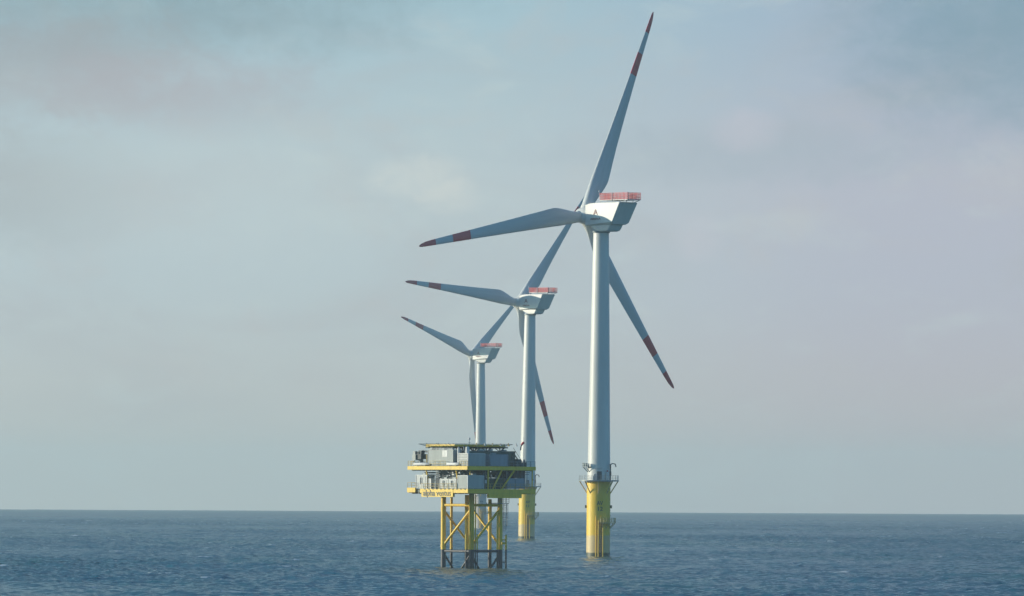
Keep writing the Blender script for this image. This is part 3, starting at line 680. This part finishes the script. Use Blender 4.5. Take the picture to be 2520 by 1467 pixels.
container('white container at the left end of the lower deck', .5, 13.0, z1, 2.2, 3.4, 3.0, 'clad_white')
container('narrow white cabinet beside the dark gap on the lower deck', .45, 11.7, z1, 1.0, .65, 2.2, 'pale', name='cabinet', doors=False)
container('white container with barred doors above the word ventus, left of the pair', .35, 6.45, z1, 2.0, 2.45, 2.15, 'clad_white')
container('white container with barred doors above the word ventus, right of the pair', .35, 3.9, z1, 2.0, 2.45, 2.15, 'clad_white')
container('pale grey container on the near corner of the lower deck', .3, .35, z1, 4.8, 3.1, 2.9, 'clad_grey', doors=False)
container('blue grey container towards the right end of the lower deck, left of two', 12.5, .6, z1, 2.3, 3.0, 2.35, 'bluegrey', doors=False, roof='bluegrey')
container('blue grey container at the right end of the lower deck, right of two', 15.0, .6, z1, 2.6, 3.0, 2.35, 'bluegrey', doors=False, roof='bluegrey')
u1 = container('tall grey corrugated container under the helideck, with a white panel', .6, 5.2, z2, 3.0, 7.6, 3.55, 'clad_grey', doors=False, roof='grey')
mb = MB(); mb.box(-.06, -.005, 1.6, 3.2, 1.95, 3.35); mb.build('white_panel', M['pale'], u1)
u2 = container('pale container with ribbed wall on the near corner of the upper deck', .3, .3, z2, 5.1, 2.85, 2.75, 'grey', doors=False)
mb = MB()
for k in range(4): mb.box(-.06, -.005, .1, 2.75, .45 + k * .55, .55 + k * .55)
mb.build('rib', M['pale'], u2)
container('blue grey container in the middle of the upper deck shaded side', 7.0, .4, z2, 5.4, 2.6, 2.55, 'bluegrey', doors=False, roof='bluegrey')

tr = at_deck('transformer', 'dark green transformer behind the raking struts of the lower deck', 'transformer', 6.9, .9, z1)
mb = MB(); mb.box(0, 5.2, .4, 3.2, 0, 2.35); mb.build('tank', M['olive'], tr)
mb = MB()
for k in range(16): mb.box(.2 + k * .31, .3 + k * .31, 0, .4, .3, 2.1)
mb.build('radiator', M['olive'], tr)
for k in range(3):
    mb = MB(); mb.lathe([(.16, 2.35), (.2, 2.5), (.12, 2.6), (.2, 2.7), (.12, 2.8), (.18, 2.9), (.06, 3.1), (0, 3.1)], 10, c=(1 + k * 1.5, 1.6)); mb.build('bushing', M['pale'], tr)
# crane
cr = at_deck('deck_crane', 'dark grey deck crane folded at the left end of the upper deck', 'crane', 2.6, 17.0, z2)
mb = MB(); mb.tube((0, 0, 0), (0, 0, 1.5), .55, .5, n=16); mb.build('pedestal', M['steel'], cr)
mb = MB(); mb.box(-.9, .8, -.9, .9, 1.5, 2.6); mb.tube((-.2, .2, 2.6), (-.2, .2, 3.1), .5, n=12); mb.box(-.5, .5, -.6, .3, 2.6, 3.35); mb.build('slewing_body', M['dark'], cr)
mb = MB(); mb.box(-1.2, -.2, .5, 1.5, 1.3, 2.5); mb.box(-.9, -.2, .9, 1.6, 2.5, 3.2); mb.build('cab', M['steel'], cr)
mb = MB(); mb.add([(0, -.3, 3.0), (.4, -.3, 3.0), (.4, -.3, 3.45), (0, -.3, 3.45), (0, -4.2, 2.75), (.35, -4.2, 2.75), (.35, -4.2, 3.1), (0, -4.2, 3.1)], [(0, 1, 2, 3), (4, 7, 6, 5), (0, 4, 5, 1), (1, 5, 6, 2), (2, 6, 7, 3), (3, 7, 4, 0)])
mb.box(0, .4, -4.3, -3.3, 2.55, 2.74); mb.build('boom', M['dark'], cr)
mb = MB(); mb.tube((-.4, 1.6, 1.1), (-.4, 2.6, 1.0), .16, n=8); mb.tube((-.6, 1.4, .6), (-.6, 2.4, .55), .09, n=6); mb.build('winch', M['pale'], cr)
mb = MB(); mb.tube((-.8, -2.6, 0), (-.8, -2.6, 2.55), .16, n=10); mb.build('boom_rest', M['tan'], cr)
# life rafts / covers on the edge
def raft(label, y0, y1, taper):
    o = at_deck('life_raft', label, 'life raft', -.15, y0, z2); L = y1 - y0; rings = []
    for f, s in ((0, .75 if not taper else .25), (.06, .95 if not taper else .5), (.3, 1), (.9, 1), (.96, .97), (1, .8)):
        rings.append([(.62 + .6 * s * math.cos(a), f * L, .40 + .38 * s * math.copysign(abs(math.sin(a)) ** .6, math.sin(a))) for a in np.linspace(0, 2 * math.pi, 17)[:-1]])
    mb = MB(); mb.loft(rings); mb.build('shell', M['pale'], o)
    mb = MB()
    for f in (.25, .75): MB().box(.0, 1.2, f * L - .1, f * L + .1, 0, .16).build('cradle', M['tan'], o)
raft('long white life raft canister at the left end of the upper deck', 11.9, 16.7, True)
raft('shorter white life raft canister left of the ribbed pale container', 2.8, 6.6, False)
def vessel(label, x, y, z, r, h):
    o = at_deck('storage_tank', label, 'tank', x, y, z)
    mb = MB(); mb.lathe([(0, 0), (r, 0), (r, h - r * .5), (r * .8, h - r * .15), (0, h)], 20); mb.build('shell', M['pale'], o)
    mb = MB(); mb.tube((0, 0, h - .05), (0, 0, h + .2), .07, n=6); mb.build('vent', M['steel'], o)
vessel('white upright tank standing on the near corner container roof', 1.7, 1.9, z2 + 2.76, .42, 1.4)
vessel('thin white upright tank behind the ribbed pale container', 1.3, 4.2, z2, .26, 4.0)
bl = at_deck('exhaust_unit', 'dark exhaust unit below the helideck corner, between the white tanks', 'machine', 1.9, 3.0, z2 + 2.76)
mb = MB(); mb.box(0, .9, -.2, .9, 0, .8); mb.tube((.4, .1, .8), (.4, .7, 1.5), .2, n=10); mb.build('casing', M['dark'], bl)
mb = MB(); mb.tube((.1, .6, .4), (-.1, .1, 1.3), .09, n=6); mb.build('pipe', M['pale'], bl)
# right-hand end of the upper deck
wn = at_deck('winch_unit', 'dark winch unit at the right end of the upper deck', 'winch', 15.0, .6, z2)
mb = MB(); mb.box(0, 3.2, 0, 1.6, 0, .9); mb.build('frame', M['dark'], wn)
mb = MB(); mb.tube((.8, .8, 1.15), (2.2, .8, 1.15), .45, n=14); mb.tube((2.9, .4, .9), (2.9, .4, 1.5), .2, n=8); mb.build('drum', M['dark'], wn)
st = at_deck('stair', 'dark steel stair sloping down from the helideck to the upper deck', 'stair', 14.3, .5, z2)
mb = MB(); mb.tube((2.1, 0, .5), (-.2, 0, 3.0), .12, n=6); mb.tube((2.1, .9, .5), (-.2, .9, 3.0), .12, n=6); mb.tube((2.1, 0, 1.5), (-.2, 0, 4.0), .045, n=5)
for k in range(10): f_ = k / 9; mb.box(2.0 - 2.3 * f_, 2.25 - 2.3 * f_, 0, .9, .5 + 2.5 * f_, .55 + 2.5 * f_)
mb.build('stringer', M['olive'], st)
wsx = at_deck('windsock', 'red tipped dark windsock drooping right of the helideck', 'windsock', 17.3, .5, z2)
mb = MB(); mb.tube((0, 0, 0), (0, 0, 6.4), .06, n=6); mb.build('pole', M['pale'], wsx)
def sock(p, r, n=10): return [(p[0] + r * math.cos(a), p[1], p[2] + r * math.sin(a)) for a in np.linspace(0, 2 * math.pi, n + 1)[:-1]]
pth = [((.0, 0, 5.15), .22), ((-.35, 0, 5.0), .2), ((-.7, 0, 4.6), .18), ((-.9, 0, 4.1), .15), ((-1.0, 0, 3.5), .12)]
mb = MB(); mb.path([p for p, r in pth[2:]], .13, 8); mb.build('sock', M['dark'], wsx)
mb = MB(); mb.tube(pth[0][0], pth[1][0], .24, n=10); mb.tube(pth[1][0], pth[2][0], .2, n=10); mb.build('red_mouth', M['red'], wsx)
an = at_deck('antenna_mast', 'thin antenna mast with small domes on the helideck edge', 'antenna', 6.0, 5.7, 26.63)
mb = MB(); mb.tube((0, 0, 0), (0, 0, 1.25), .06, n=6); mb.tube((-.3, 0, .35), (.3, 0, .35), .05, n=5); mb.build('mast', M['steel'], an)
mb = MB(); mb.lathe([(0, .95), (.2, 1.0), (.24, 1.2), (.15, 1.4), (0, 1.45)], 12); mb.build('dome', M['pale'], an)

# ------------------------------------------------------------------ haze
mb = MB(); mb.box(-23000, 23000, -23000, 23000, -75, 175); hz = mb.build('haze', None); hz.data.materials.clear()
hm = bpy.data.materials.new('haze'); hm.use_nodes = True; t = NT(hm.node_tree); t.n.clear()
om = t.n.new('ShaderNodeOutputMaterial'); pv = t.n.new('ShaderNodeVolumePrincipled')
pv.inputs['Color'].default_value = (0.80, 0.96, 0.99, 1); pv.inputs['Density'].default_value = 0.000065; pv.inputs['Anisotropy'].default_value = 0.15
t.l.new(pv.outputs[0], om.inputs['Volume']); hz.data.materials.append(hm)
tag(hz, 'thin sea haze', 'haze', kind='stuff')
